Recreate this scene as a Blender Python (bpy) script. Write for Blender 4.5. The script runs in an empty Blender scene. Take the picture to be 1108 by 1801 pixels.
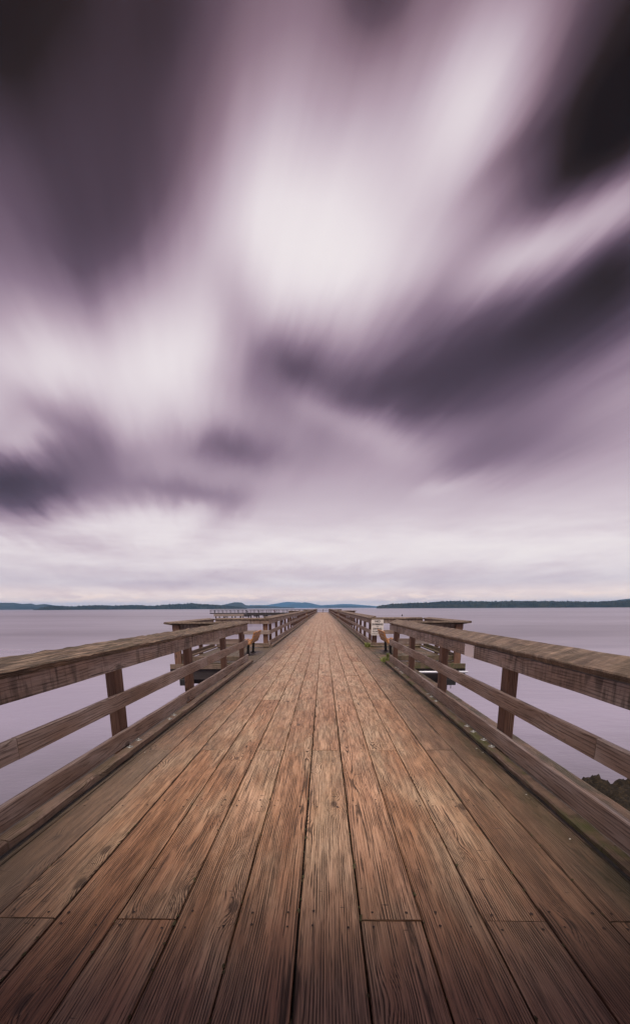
import bpy, bmesh, math, random
from mathutils import Vector, Matrix, noise as mnoise
random.seed(11)
R = math.radians
scn = bpy.context.scene
COL = scn.collection

# ------------------------------------------------------------------ camera
H_EYE = 1.5
PITCH, ROLL, F_PX = R(13.0), R(0.285), 800.0 / 1801.0      # focal length as a fraction of the picture height
psi = math.atan(14.5 / (800.0 / math.cos(PITCH)))
w_ = Vector((-math.sin(psi) * math.cos(PITCH), math.cos(psi) * math.cos(PITCH), -math.sin(PITCH)))
r_ = Vector((math.cos(psi), math.sin(psi), 0))
u_ = r_.cross(w_)
c_, s_ = math.cos(ROLL), math.sin(ROLL)
r2 = c_ * r_ - s_ * u_
u2 = s_ * r_ + c_ * u_
cam_data = bpy.data.cameras.new('camera')
cam = bpy.data.objects.new('camera', cam_data)
COL.objects.link(cam)
cam.matrix_world = Matrix(((r2.x, u2.x, -w_.x, 0), (r2.y, u2.y, -w_.y, 0), (r2.z, u2.z, -w_.z, H_EYE), (0, 0, 0, 1)))
cam_data.sensor_fit = 'VERTICAL'
cam_data.sensor_height = 36.0
cam_data.lens = 36.0 * F_PX
cam_data.shift_x = -0.0006
cam_data.shift_y = (1253.46 - 900.5) / 1801.0
cam_data.clip_start = 0.05
cam_data.clip_end = 80000.0
scn.camera = cam

# ------------------------------------------------------------------ exposure, sun, sky
EXPO = 1.75
scn.view_settings.view_transform = 'Standard'
scn.view_settings.look = 'None'
scn.view_settings.exposure = EXPO
scn.view_settings.gamma = 1.0
scn.view_settings.use_curve_mapping = False
SUN_EL = R(69.5)                            # veiled sun, high and a little behind the viewer
sun_data = bpy.data.lights.new('sun', 'SUN')
sun_data.energy = 1.5
sun_data.angle = R(30.0)
sun_data.color = (1.0, 0.89, 0.80)
sun = bpy.data.objects.new('sun', sun_data)
COL.objects.link(sun)
sun.rotation_euler = ((math.pi / 2 - SUN_EL), 0, 0)


def lin(c):
    return tuple(((v / 255.0) / 12.92 if v / 255.0 <= 0.04045 else ((v / 255.0 + 0.055) / 1.055) ** 2.4) for v in c)


class NT:
    """tiny helper that wires shader nodes"""
    def __init__(self, tree):
        self.t = tree
        tree.nodes.clear()

    def n(self, typ, **kw):
        nd = self.t.nodes.new(typ)
        for k, v in kw.items():
            setattr(nd, k, v)
        return nd

    def put(self, sock, val):
        if isinstance(val, bpy.types.NodeSocket):
            self.t.links.new(val, sock)
        elif val is not None:
            sock.default_value = val

    def m(self, op, a, b=None, c=None, clamp=False):
        nd = self.n('ShaderNodeMath', operation=op, use_clamp=clamp)
        for i, v in enumerate((a, b, c)):
            if v is not None:
                self.put(nd.inputs[i], v)
        return nd.outputs[0]

    def vm(self, op, a, b=None):
        nd = self.n('ShaderNodeVectorMath', operation=op)
        self.put(nd.inputs[0], a)
        if b is not None:
            self.put(nd.inputs[1], b)
        return nd.outputs['Value'] if op in ('DOT_PRODUCT', 'LENGTH', 'DISTANCE') else nd.outputs[0]

    def comb(self, x, y, z):
        nd = self.n('ShaderNodeCombineXYZ')
        for i, v in enumerate((x, y, z)):
            self.put(nd.inputs[i], v)
        return nd.outputs[0]

    def sep(self, v):
        nd = self.n('ShaderNodeSeparateXYZ')
        self.put(nd.inputs[0], v)
        return nd.outputs

    def noise(self, vec, scale=1.0, detail=2.0, rough=0.5, dist=0.0, col=False):
        nd = self.n('ShaderNodeTexNoise')
        self.put(nd.inputs['Vector'], vec)
        nd.inputs['Scale'].default_value = scale
        nd.inputs['Detail'].default_value = detail
        nd.inputs['Roughness'].default_value = rough
        nd.inputs['Distortion'].default_value = dist
        return nd.outputs['Color' if col else 'Fac']

    def step(self, v, lo, hi):
        nd = self.n('ShaderNodeMapRange', interpolation_type='SMOOTHSTEP')
        self.put(nd.inputs['Value'], v)
        nd.inputs['From Min'].default_value = lo
        nd.inputs['From Max'].default_value = hi
        return nd.outputs[0]

    def mix(self, fac, a, b, blend='MIX'):
        nd = self.n('ShaderNodeMix', data_type='RGBA', blend_type=blend)
        self.put(nd.inputs['Factor'], fac)
        for s, v in ((nd.inputs['A'], a), (nd.inputs['B'], b)):
            if isinstance(v, tuple):
                v = (*v[:3], 1.0)
            for sk in [q for q in nd.inputs if q.name == s.name and q.type == 'RGBA']:
                self.put(sk, v)
        return [o for o in nd.outputs if o.type == 'RGBA'][0]

    def ramp(self, fac, stops):
        nd = self.n('ShaderNodeValToRGB')
        cr = nd.color_ramp
        while len(cr.elements) > 1:
            cr.elements.remove(cr.elements[-1])
        cr.elements[0].position, cr.elements[0].color = stops[0][0], (*stops[0][1], 1)
        for p, c in stops[1:]:
            e = cr.elements.new(p)
            e.color = (*c, 1)
        self.put(nd.inputs[0], fac)
        return nd.outputs[0]


# world: Nishita sky above a long-exposure bank of drifting cloud
world = bpy.data.worlds.new('World')
scn.world = world
world.use_nodes = True
W = NT(world.node_tree)
geo = W.n('ShaderNodeTexCoord')
D0 = W.vm('NORMALIZE', geo.outputs['Generated'])
dx, dy, dz = W.sep(D0)
zz = W.m('ADD', W.m('MAXIMUM', dz, 0.0), 0.10)
# coordinates on the cloud layer, turned so that the clouds drift along q
ca, sa = math.cos(R(16)), math.sin(R(16))
pu, pv = W.m('DIVIDE', dx, zz), W.m('DIVIDE', dy, zz)
cu = W.m('SUBTRACT', W.m('MULTIPLY', pu, ca), W.m('MULTIPLY', pv, -sa))
cv = W.m('ADD', W.m('MULTIPLY', pu, -sa), W.m('MULTIPLY', pv, ca))
wn = W.noise(W.comb(W.m('MULTIPLY', cu, 1.3), W.m('MULTIPLY', cv, 0.35), 3.7), 1.0, 3.0, 0.55, col=True)
warp = W.n('ShaderNodeVectorMath', operation='MULTIPLY_ADD')
W.put(warp.inputs[0], W.vm('SUBTRACT', wn, (0.5, 0.5, 0.5)))
warp.inputs[1].default_value = (0.09, 0.04, 0.09)
W.put(warp.inputs[2], D0)
wn2 = W.noise(W.comb(W.m('MULTIPLY', cu, 5.5), W.m('MULTIPLY', cv, 0.9), 8.3), 1.0, 4.0, 0.6, col=True)
warp2 = W.n('ShaderNodeVectorMath', operation='MULTIPLY_ADD')
W.put(warp2.inputs[0], W.vm('SUBTRACT', wn2, (0.5, 0.5, 0.5)))
warp2.inputs[1].default_value = (0.05, 0.02, 0.05)
W.put(warp2.inputs[2], warp.outputs[0])
D = W.vm('NORMALIZE', warp2.outputs[0])
el = W.m('ARCSINE', W.m('MINIMUM', W.m('MAXIMUM', dz, -1.0), 1.0))
eld = W.m('MULTIPLY', el, 180 / math.pi)
cur = W.n('ShaderNodeFloatCurve')
pts = [(0, 1.0), (1.3, .97), (2.2, .88), (3.5, .86), (5.5, .90), (9, .84), (14, .71), (20, .66), (26, .62), (33, .55), (40, .46), (46, .42), (60, .46), (90, .55)]
cm = cur.mapping.curves[0]
cm.points[0].location = (0, 1.0)
cm.points[1].location = (1, .55)
for e_, v_ in pts[1:-1]:
    cm.points.new(e_ / 90.0, v_)
cur.mapping.update()
W.put(cur.inputs['Value'], W.m('DIVIDE', eld, 90.0, clamp=True))
V = cur.outputs[0]
# each entry: two axes measuring distance across one soft cloud or clearing, and how much brighter (+) or darker (-) it is
CLOUDS = [
(0.701,-2.853,4.340, -6.725,-4.621,2.307, -0.22),
(2.448,-3.536,5.018, -6.659,-9.965,6.369, -0.28),
(2.259,-4.302,7.782, -14.597,-10.171,7.299, -0.10),
(2.544,-10.097,11.223, -17.971,-12.066,7.811, -0.10),
(2.801,-3.473,5.262, -5.460,-2.650,4.159, 0.24),
(3.382,-3.667,4.603, -6.793,-4.988,7.545, 0.15),
(4.275,-4.893,8.506, -9.384,-5.878,7.004, 0.10),
(3.008,-7.673,7.752, -16.343,-3.332,9.015, 0.32),
(1.240,-6.022,7.803, -15.869,-4.688,3.988, 0.12),
(5.651,-1.950,2.538, -4.759,-9.399,16.252, 0.12),
(1.856,-7.128,7.026, -10.853,3.179,2.883, -0.44),
(5.227,-8.489,8.128, -12.894,-3.491,12.022, -0.24),
(2.922,-19.013,19.023, -21.129,-2.549,4.445, -0.18),
(7.052,-8.453,7.863, -28.026,-22.008,40.068, -0.08),
(6.352,-5.552,4.679, -11.799,-11.954,26.170, 0.28),
(12.358,-13.815,10.334, -14.547,-13.291,29.586, 0.16),
(4.174,-1.866,1.805, -3.400,-4.685,12.255, -0.30),
(9.984,-0.120,1.822, -2.524,-8.110,17.849, -0.30),
(5.388,-4.049,2.911, -4.631,-5.582,14.812, -0.27),
(7.768,-1.755,1.796, -2.971,-7.667,20.378, -0.14),
(9.991,-10.979,9.540, -14.080,-5.727,22.268, -0.20),
(11.184,-6.561,8.042, -9.194,-8.947,18.841, -0.10),
(5.457,-2.663,2.095, -4.316,-5.418,18.470, -0.12),
(6.922,2.926,1.917, -3.573,-7.985,12.465, 0.25),
(7.770,2.556,-0.598, 0.127,-4.670,10.259, 0.27),
(10.409,5.741,-1.336, 0.257,-9.297,21.319, 0.10),
(5.022,3.570,-1.012, 0.748,-4.191,18.293, -0.50),
(7.845,5.452,-5.076, 8.915,-2.601,19.903, -0.20),
(14.544,9.106,-2.118, 0.441,-14.175,42.610, 0.14),
(10.187,2.408,-1.485, 2.466,-8.163,27.652, -0.24),
(9.253,2.921,-2.027, 4.897,-6.974,35.272, -0.18),
(9.872,0.554,8.335, -20.401,-9.540,27.529, -0.10),
(5.098,3.172,-1.863, 8.715,-1.070,41.260, -0.09),
(6.118,-2.902,2.330, -4.549,-3.904,18.926, -0.20),
(5.861,1.048,-3.464, 14.580,-11.430,30.117, 0.15),
(5.844,-0.276,1.113, -3.414,-6.785,22.733, -0.04),
(20.705,0.183,5.623, -2.755,-7.306,12.943, -0.12),
(7.309,2.584,-0.604, 0.239,-5.402,30.866, 0.10),
(15.569,-4.857,3.905, -7.673,-9.338,49.102, 0.09),
(3.080,-0.139,0.194, -1.298,-3.749,30.384, 0.05),
(6.320,-2.854,0.089, 3.569,-5.578,39.796, 0.05),
(2.758,1.247,-0.291, 0.299,-2.688,52.465, -0.05),
(2.965,0.031,-0.010, 0.433,-4.829,72.889, -0.03)
]
for a1, a2, a3, b1, b2, b3, amp in CLOUDS:
    qa = W.vm('DOT_PRODUCT', D, (a1, a2, a3))
    qb = W.vm('DOT_PRODUCT', D, (b1, b2, b3))
    q = W.m('MULTIPLY_ADD', qb, qb, W.m('MULTIPLY', qa, qa))
    V = W.m('MULTIPLY_ADD', W.m('POWER', math.exp(-1), q), amp, V)
# drawn-out streaks along the drift
st = W.noise(W.comb(W.m('MULTIPLY', cu, 2.6), W.m('MULTIPLY', cv, 0.30), 9.1), 1.0, 4.0, 0.55)
V = W.m('MULTIPLY_ADD', W.m('SUBTRACT', st, 0.5), W.m('MULTIPLY', W.step(eld, 9.0, 26.0), 0.22), V)
st2 = W.noise(W.comb(W.m('MULTIPLY', cu, 8.0), W.m('MULTIPLY', cv, 0.55), 2.1), 1.0, 5.0, 0.6)
V = W.m('MULTIPLY_ADD', W.m('SUBTRACT', st2, 0.5), W.m('MULTIPLY', W.step(eld, 14.0, 34.0), 0.07), V)
# thin rolls of cloud low over the horizon
az = W.m('ARCTAN2', dx, dy)
lowc = W.noise(W.comb(W.m('MULTIPLY', az, 6.0), W.m('MULTIPLY', eld, 0.55), 1.0), 1.0, 4.0, 0.6)
lowm = W.m('SUBTRACT', 1.0, W.step(eld, 6.0, 13.0))
V = W.m('MULTIPLY_ADD', W.m('MULTIPLY', W.m('SUBTRACT', lowc, 0.5), lowm), 0.30, V)
puff = W.noise(W.comb(W.m('MULTIPLY', az, 22.0), W.m('MULTIPLY', eld, 1.8), 5.0), 1.0, 4.0, 0.6)
pm = W.m('MULTIPLY', W.step(eld, 0.1, 0.6), W.m('SUBTRACT', 1.0, W.step(eld, 1.2, 2.0)))
puffs = W.m('MULTIPLY', W.step(puff, 0.47, 0.62), pm)
V = W.m('MULTIPLY_ADD', puffs, 0.16, W.m('MULTIPLY_ADD', pm, -0.06, V))
RAMP = [(0., (25, 12, 3)), (.12, (40, 28, 26)), (.25, (70, 56, 68)), (.38, (98, 80, 97)), (.52, (140, 118, 137)), (.66, (180, 159, 174)), (.8, (212, 197, 206)), (.92, (234, 224, 228)), (1., (242, 234, 235))]
K = 2.0 ** -EXPO
cloud_col = W.ramp(V, [(p, tuple(v * K for v in lin(c))) for p, c in RAMP])
warm = W.m('MULTIPLY', W.m('SUBTRACT', 1.0, W.step(eld, 1.0, 14.0)), 0.35)
warm = W.m('MAXIMUM', warm, W.m('MULTIPLY', puffs, 0.9))
lowglow = W.m('SUBTRACT', 1.0, W.step(eld, 0.8, 3.0))
cloud_col = W.mix(lowglow, cloud_col, W.mix(1.0, cloud_col, (1.38, 1.17, 0.98), 'MULTIPLY'))
cloud_col = W.mix(warm, cloud_col, W.mix(1.0, cloud_col, (1.06, 0.98, 0.92), 'MULTIPLY'))
cloud_col = W.mix(W.m('MULTIPLY', W.step(eld, 25.0, 42.0), W.m('SUBTRACT', 1.0, W.step(V, 0.40, 0.75))), cloud_col, W.mix(1.0, cloud_col, (1.06, 0.99, 0.90), 'MULTIPLY'))
sky = W.n('ShaderNodeTexSky', sky_type='NISHITA')
sky.sun_disc = False
sky.sun_elevation = SUN_EL
sky.sun_rotation = math.pi
bg_sky = W.n('ShaderNodeBackground')
W.put(bg_sky.inputs[0], sky.outputs[0])
bg_sky.inputs[1].default_value = 0.05
bg_cl = W.n('ShaderNodeBackground')
W.put(bg_cl.inputs[0], cloud_col)
bg_cl.inputs[1].default_value = 1.0
mx = W.n('ShaderNodeMixShader')
mx.inputs[0].default_value = 0.995           # nearly closed cloud cover
W.put(mx.inputs[1], bg_sky.outputs[0])
W.put(mx.inputs[2], bg_cl.outputs[0])
wo = W.n('ShaderNodeOutputWorld')
W.put(wo.inputs[0], mx.outputs[0])
world.cycles.sampling_method = 'MANUAL'
world.cycles.sample_map_resolution = 512


# ------------------------------------------------------------------ materials
def new_mat(name):
    m = bpy.data.materials.new(name)
    m.use_nodes = True
    t = NT(m.node_tree)
    bsdf = t.n('ShaderNodeBsdfPrincipled')
    out = t.n('ShaderNodeOutputMaterial')
    t.put(out.inputs[0], bsdf.outputs[0])
    return m, t, bsdf


def wood_mat(name, light, mid, dark, grey, ring=95.0, tone=0.35, grey_amt=0.4, stain=0.0, erode=0.0, moss=0.0,
             rough=(0.5, 0.75), bump=0.6, deck=False, spec=0.5, groove=0.65, fibre=0.38, eu=2.6, ev=52.0):
    m, t, b = new_mat(name)
    uvn = t.n('ShaderNodeUVMap')
    uvn.uv_map = 'UVMap'
    u, v, _ = t.sep(uvn.outputs[0])
    at = t.n('ShaderNodeAttribute', attribute_name='rnd')
    rnd = at.outputs['Fac']
    seed = t.m('MULTIPLY', rnd, 173.0)
    rb = t.m('FRACT', t.m('MULTIPLY', rnd, 37.7))
    rc = t.m('FRACT', t.m('MULTIPLY', rnd, 91.3))
    w1 = t.noise(t.comb(t.m('MULTIPLY', u, 0.7), t.m('MULTIPLY', v, 4.0), seed), 1.0, 2.0, 0.5)
    w2 = t.noise(t.comb(t.m('MULTIPLY', u, 0.35), t.m('MULTIPLY', v, 1.0), t.m('ADD', seed, 7.0)), 1.0, 1.0, 0.5)
    # knots
    vo = t.n('ShaderNodeTexVoronoi', feature='F1')
    t.put(vo.inputs['Vector'], t.comb(t.m('MULTIPLY', u, 1.35), t.m('MULTIPLY', v, 3.6), seed))
    vo.inputs['Scale'].default_value = 1.0
    kd = vo.outputs['Distance']
    kn = t.m('POWER', math.exp(-1), t.m('POWER', t.m('MULTIPLY', kd, 5.0), 2.0))
    kcore = t.m('SUBTRACT', 1.0, t.step(t.m('MULTIPLY_ADD', w1, 0.03, kd), 0.075, 0.125))
    # growth rings of the log the board was sawn from
    off = t.m('MULTIPLY', t.m('SUBTRACT', rb, 0.5), 0.55)
    vv = t.m('ADD', t.m('ADD', v, off), t.m('MULTIPLY', t.m('SUBTRACT', w1, 0.5), 0.05))
    hh = t.m('ADD', t.m('MULTIPLY', t.m('SUBTRACT', w2, 0.5), 0.24), 0.03)
    rr = t.m('SQRT', t.m('MULTIPLY_ADD', hh, hh, t.m('MULTIPLY', vv, vv)))
    rr = t.m('MULTIPLY_ADD', kn, 0.05, rr)
    ph = t.m('MULTIPLY', rr, ring * 2 * math.pi)
    fine = t.noise(t.comb(t.m('MULTIPLY', u, 2.2), t.m('MULTIPLY', v, 190.0), seed), 1.0, 3.0, 0.6)
    ph = t.m('MULTIPLY_ADD', fine, 4.5, ph)
    sn = t.m('MULTIPLY_ADD', t.m('SINE', ph), 0.5, 0.5)
    vary = t.noise(t.comb(t.m('MULTIPLY', u, 3.0), t.m('MULTIPLY', v, 26.0), t.m('ADD', seed, 3.0)), 1.0, 3.0, 0.6)
    late = t.m('MULTIPLY', t.step(sn, 0.52, 0.95), t.step(vary, 0.38, 0.58))
    fib = t.step(fine, 0.40, 0.72)
    # long drying checks
    chk = t.noise(t.comb(t.m('MULTIPLY', u, 0.9), t.m('MULTIPLY', v, 58.0), t.m('ADD', seed, 31.0)), 1.0, 2.0, 0.5)
    check = t.step(chk, 0.70, 0.73)
    # short nicks across the grain
    nk = t.noise(t.comb(t.m('MULTIPLY', u, 34.0), t.m('MULTIPLY', v, 9.0), t.m('ADD', seed, 53.0)), 1.0, 2.0, 0.5)
    nick = t.step(nk, 0.735, 0.775)
    blot = t.noise(t.comb(t.m('MULTIPLY', u, 1.1), t.m('MULTIPLY', v, 5.0), t.m('ADD', seed, 11.0)), 1.0, 4.0, 0.6)
    col = t.mix(t.step(blot, 0.3, 0.7), mid, light)
    col = t.mix(t.m('MULTIPLY', t.step(rc, 0.0, 1.0), tone), col, mid)
    if deck:
        rd = t.m('FRACT', t.m('MULTIPLY', rnd, 217.9))
        col = t.mix(t.m('MULTIPLY', t.step(rd, 0.1, 1.0), 0.55), col, t.mix(1.0, col, (0.80, 0.62, 0.52), 'MULTIPLY'))
        worn = t.noise(t.comb(t.m('MULTIPLY', u, 1.3), t.m('MULTIPLY', v, 9.0), t.m('ADD', seed, 83.0)), 1.0, 4.0, 0.65)
        col = t.mix(t.m('MULTIPLY', t.step(worn, 0.48, 0.68), 0.55), col, t.mix(1.0, col, (0.55, 0.48, 0.45), 'MULTIPLY'))
    gm = t.noise(t.comb(t.m('MULTIPLY', u, 0.8), t.m('MULTIPLY', v, 3.0), t.m('ADD', seed, 71.0)), 1.0, 5.0, 0.62)
    col = t.mix(t.m('MULTIPLY', t.step(gm, 0.4, 0.7), grey_amt), col, grey)
    col = t.mix(t.m('MULTIPLY', late, groove), col, dark)
    col = t.mix(t.m('MULTIPLY', fib, fibre), col, dark)
    col = t.mix(t.m('MULTIPLY', kcore, 0.72), col, tuple(c * 1.1 for c in dark))
    hole = t.m('MAXIMUM', check, t.m('MULTIPLY', nick, 0.8))
    col = t.mix(t.m('MULTIPLY', hole, 0.85), col, tuple(c * 0.35 for c in dark))
    height = t.m('MULTIPLY_ADD', late, -0.6, t.m('MULTIPLY', fib, -0.35))
    height = t.m('MULTIPLY_ADD', hole, -1.2, height)
    if stain:
        sv = t.noise(t.comb(t.m('MULTIPLY', u, 13.0), t.m('MULTIPLY', v, 2.2), t.m('ADD', seed, 17.0)), 1.0, 3.0, 0.6)
        sb = t.noise(t.comb(t.m('MULTIPLY', u, 2.0), t.m('MULTIPLY', v, 3.0), t.m('ADD', seed, 19.0)), 1.0, 2.0, 0.6)
        smask = t.m('MULTIPLY', t.step(sv, 0.44, 0.60), t.step(sb, 0.30, 0.60))
        col = t.mix(t.m('MULTIPLY', smask, stain), col, tuple(c * 0.6 for c in dark))
    if erode:
        en = t.noise(t.comb(t.m('MULTIPLY', u, eu), t.m('MULTIPLY', v, ev), t.m('ADD', seed, 23.0)), 1.0, 6.0, 0.68)
        em = t.step(en, 0.38, 0.62)
        col = t.mix(t.m('MULTIPLY', em, erode), col, tuple(c * 0.55 for c in dark))
        height = t.m('MULTIPLY_ADD', em, -2.2, height)
    pos = t.n('ShaderNodeNewGeometry').outputs['Position']
    px, py, pz = t.sep(pos)
    if deck:
        # traffic keeps the middle bare; edge dirt is spread inward to paint in shaded corners, moss along the right kerb
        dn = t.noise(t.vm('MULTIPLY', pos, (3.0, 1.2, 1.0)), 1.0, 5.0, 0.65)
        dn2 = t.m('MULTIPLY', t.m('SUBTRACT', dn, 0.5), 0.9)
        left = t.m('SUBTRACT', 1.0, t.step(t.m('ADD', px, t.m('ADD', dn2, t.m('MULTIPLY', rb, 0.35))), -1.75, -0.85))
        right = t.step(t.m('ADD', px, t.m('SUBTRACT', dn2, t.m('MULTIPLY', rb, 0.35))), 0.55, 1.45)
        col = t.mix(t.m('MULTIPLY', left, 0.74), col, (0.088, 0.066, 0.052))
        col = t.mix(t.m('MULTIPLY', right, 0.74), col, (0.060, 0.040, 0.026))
        mo = t.m('MULTIPLY', t.step(t.m('ADD', px, t.m('MULTIPLY', dn2, 0.45)), 1.50, 1.72), t.step(dn, 0.42, 0.54))
        col = t.mix(t.m('MULTIPLY', mo, 0.7), col, (0.024, 0.024, 0.007))
        lmo = t.m('SUBTRACT', 1.0, t.step(t.m('ADD', px, t.m('MULTIPLY', dn2, 0.2)), -1.98, -1.86))
        col = t.mix(t.m('MULTIPLY', lmo, 0.6), col, (0.04, 0.035, 0.02))
    if moss:
        mn = t.noise(t.vm('MULTIPLY', pos, (6.0, 2.2, 6.0)), 1.0, 5.0, 0.65)
        mm = t.step(mn, 0.44, 0.62)
        col = t.mix(t.m('MULTIPLY', mm, moss), col, (0.050, 0.060, 0.012))
    t.put(b.inputs['Base Color'], col)
    rg = t.m('MULTIPLY_ADD', t.m('ADD', late, t.m('MULTIPLY', fib, 0.5)), rough[1] - rough[0], rough[0], clamp=True)
    t.put(b.inputs['Roughness'], rg)
    b.inputs['Specular IOR Level'].default_value = spec
    bp = t.n('ShaderNodeBump')
    bp.inputs['Strength'].default_value = bump
    bp.inputs['Distance'].default_value = 0.004
    t.put(bp.inputs['Height'], height)
    t.put(b.inputs['Normal'], bp.outputs[0])
    return m


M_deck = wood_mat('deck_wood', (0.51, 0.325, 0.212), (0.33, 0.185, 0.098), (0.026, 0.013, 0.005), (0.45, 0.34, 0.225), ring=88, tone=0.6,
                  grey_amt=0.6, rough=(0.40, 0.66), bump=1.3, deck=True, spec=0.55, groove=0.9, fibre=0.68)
M_rail = wood_mat('rail_wood', (0.36, 0.26, 0.205), (0.20, 0.135, 0.105), (0.036, 0.023, 0.018), (0.40, 0.34, 0.315), ring=42, tone=0.5,
                  grey_amt=0.9, groove=0.6, fibre=0.55, stain=0.0, rough=(0.55, 0.8), bump=0.5)
M_top = wood_mat('stained_rail_wood', (0.36, 0.26, 0.205), (0.20, 0.135, 0.105), (0.036, 0.023, 0.018), (0.40, 0.34, 0.315), ring=42, tone=0.5,
                 grey_amt=0.9, groove=0.55, fibre=0.5, stain=0.7, rough=(0.55, 0.8), bump=0.5)
M_cap_worn = wood_mat('eroded_cap_wood', (0.33, 0.235, 0.165), (0.20, 0.13, 0.085), (0.045, 0.030, 0.020), (0.30, 0.235, 0.185), ring=75, erode=0.9,
                      rough=(0.6, 0.85), bump=1.0, moss=0.12)
M_cap = wood_mat('cap_wood', (0.27, 0.19, 0.135), (0.16, 0.105, 0.072), (0.040, 0.026, 0.018), (0.27, 0.21, 0.17), ring=70, erode=0.6, stain=0.45, eu=9.0, ev=3.5,
                 rough=(0.55, 0.8), bump=0.8, moss=0.08)
M_post = wood_mat('post_wood', (0.21, 0.105, 0.062), (0.125, 0.062, 0.04), (0.035, 0.018, 0.012), (0.17, 0.12, 0.10), ring=55, grey_amt=0.25,
                  rough=(0.55, 0.8), bump=0.5)
M_curb = wood_mat('curb_wood', (0.24, 0.165, 0.125), (0.15, 0.098, 0.072), (0.045, 0.03, 0.022), (0.2, 0.15, 0.13), ring=70, stain=0.3, moss=0.25,
                  rough=(0.6, 0.85), bump=0.8)
M_curb_moss = wood_mat('mossy_curb_wood', (0.17, 0.11, 0.08), (0.11, 0.068, 0.046), (0.04, 0.025, 0.018), (0.13, 0.10, 0.08), ring=70, stain=0.5,
                       moss=0.75, rough=(0.6, 0.85), bump=0.8)
M_mossy = wood_mat('green_mossy_wood', (0.18, 0.13, 0.085), (0.12, 0.08, 0.05), (0.045, 0.03, 0.02), (0.14, 0.11, 0.08), ring=70, stain=0.4,
                   moss=0.85, rough=(0.7, 0.9), bump=0.9)
M_beam = wood_mat('creosote_beam', (0.045, 0.034, 0.034), (0.028, 0.02, 0.022), (0.010, 0.008, 0.009), (0.05, 0.04, 0.04), ring=60,
                  rough=(0.6, 0.9), bump=0.5)
M_slat = wood_mat('varnished_slat', (0.40, 0.19, 0.06), (0.30, 0.125, 0.035), (0.13, 0.045, 0.012), (0.32, 0.17, 0.07), ring=60, grey_amt=0.15,
                  rough=(0.35, 0.5), bump=0.2, groove=0.35)
M_far = wood_mat('far_wharf_wood', (0.035, 0.03, 0.027), (0.022, 0.019, 0.017), (0.010, 0.008, 0.008), (0.04, 0.034, 0.03), rough=(0.7, 0.9), bump=0.2)
M_far_pale = wood_mat('pale_wharf_wood', (0.30, 0.24, 0.20), (0.22, 0.17, 0.14), (0.10, 0.08, 0.07), (0.28, 0.24, 0.21), rough=(0.7, 0.9), bump=0.2)


def plain(name, col, rough=0.5, metal=0.0, var=0.25, scale=20.0, spec=0.5):
    m, t, b = new_mat(name)
    tc = t.n('ShaderNodeTexCoord').outputs['Object']
    nz = t.noise(tc, scale, 4.0, 0.6)
    t.put(b.inputs['Base Color'], t.mix(nz, tuple(c * (1 - var) for c in col), tuple(min(1, c * (1 + var)) for c in col)))
    b.inputs['Roughness'].default_value = rough
    b.inputs['Metallic'].default_value = metal
    b.inputs['Specular IOR Level'].default_value = spec
    return m


M_iron = plain('black_iron', (0.012, 0.012, 0.014), 0.5)
M_galv = plain('galvanised_steel', (0.30, 0.30, 0.29), 0.5, 0.6, 0.2, 60)
M_nail = plain('rusty_nail', (0.035, 0.02, 0.014), 0.7)
M_white = plain('sign_white', (0.60, 0.56, 0.53), 0.5, 0, 0.1, 8)
M_ink = plain('sign_ink', (0.02, 0.018, 0.025), 0.6)
M_plaque = plain('pale_metal_plate', (0.80, 0.77, 0.80), 0.4, 0.0, 0.08, 30)
M_pipe = plain('white_pipe', (0.62, 0.63, 0.70), 0.35, 0, 0.06)
M_shell = plain('shell', (0.45, 0.42, 0.37), 0.6, 0, 0.2)
M_buoy = plain('dark_buoy', (0.02, 0.02, 0.022), 0.5)
M_red = plain('faded_red', (0.20, 0.06, 0.05), 0.6)

m, t, b = new_mat('blade_green')
nz = t.noise(t.n('ShaderNodeTexCoord').outputs['Object'], 40.0, 2.0)
t.put(b.inputs['Base Color'], t.mix(nz, (0.07, 0.10, 0.015), (0.22, 0.24, 0.05)))
b.inputs['Roughness'].default_value = 0.6
M_grass = m

m, t, b = new_mat('weedy_rock')
pos = t.n('ShaderNodeNewGeometry').outputs['Position']
n1 = t.noise(pos, 5.0, 6.0, 0.65)
n2 = t.noise(t.vm('MULTIPLY', pos, (1.0, 1.0, 2.5)), 14.0, 5.0, 0.7)
c0 = t.mix(t.step(n1, 0.4, 0.62), (0.006, 0.004, 0.003), (0.024, 0.017, 0.010))
c0 = t.mix(t.m('MULTIPLY', t.step(n2, 0.5, 0.7), 0.8), c0, (0.055, 0.038, 0.021))
c0 = t.mix(t.step(n2, 0.5, 0.32), c0, (0.012, 0.010, 0.008))
t.put(b.inputs['Base Color'], c0)
b.inputs['Roughness'].default_value = 0.6
bp = t.n('ShaderNodeBump')
bp.inputs['Distance'].default_value = 0.05
bp.inputs['Strength'].default_value = 1.0
b.inputs['Roughness'].default_value = 0.85
b.inputs['Specular IOR Level'].default_value = 0.25
t.put(bp.inputs['Height'], n2)
t.put(b.inputs['Normal'], bp.outputs[0])
M_rock = m

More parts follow.
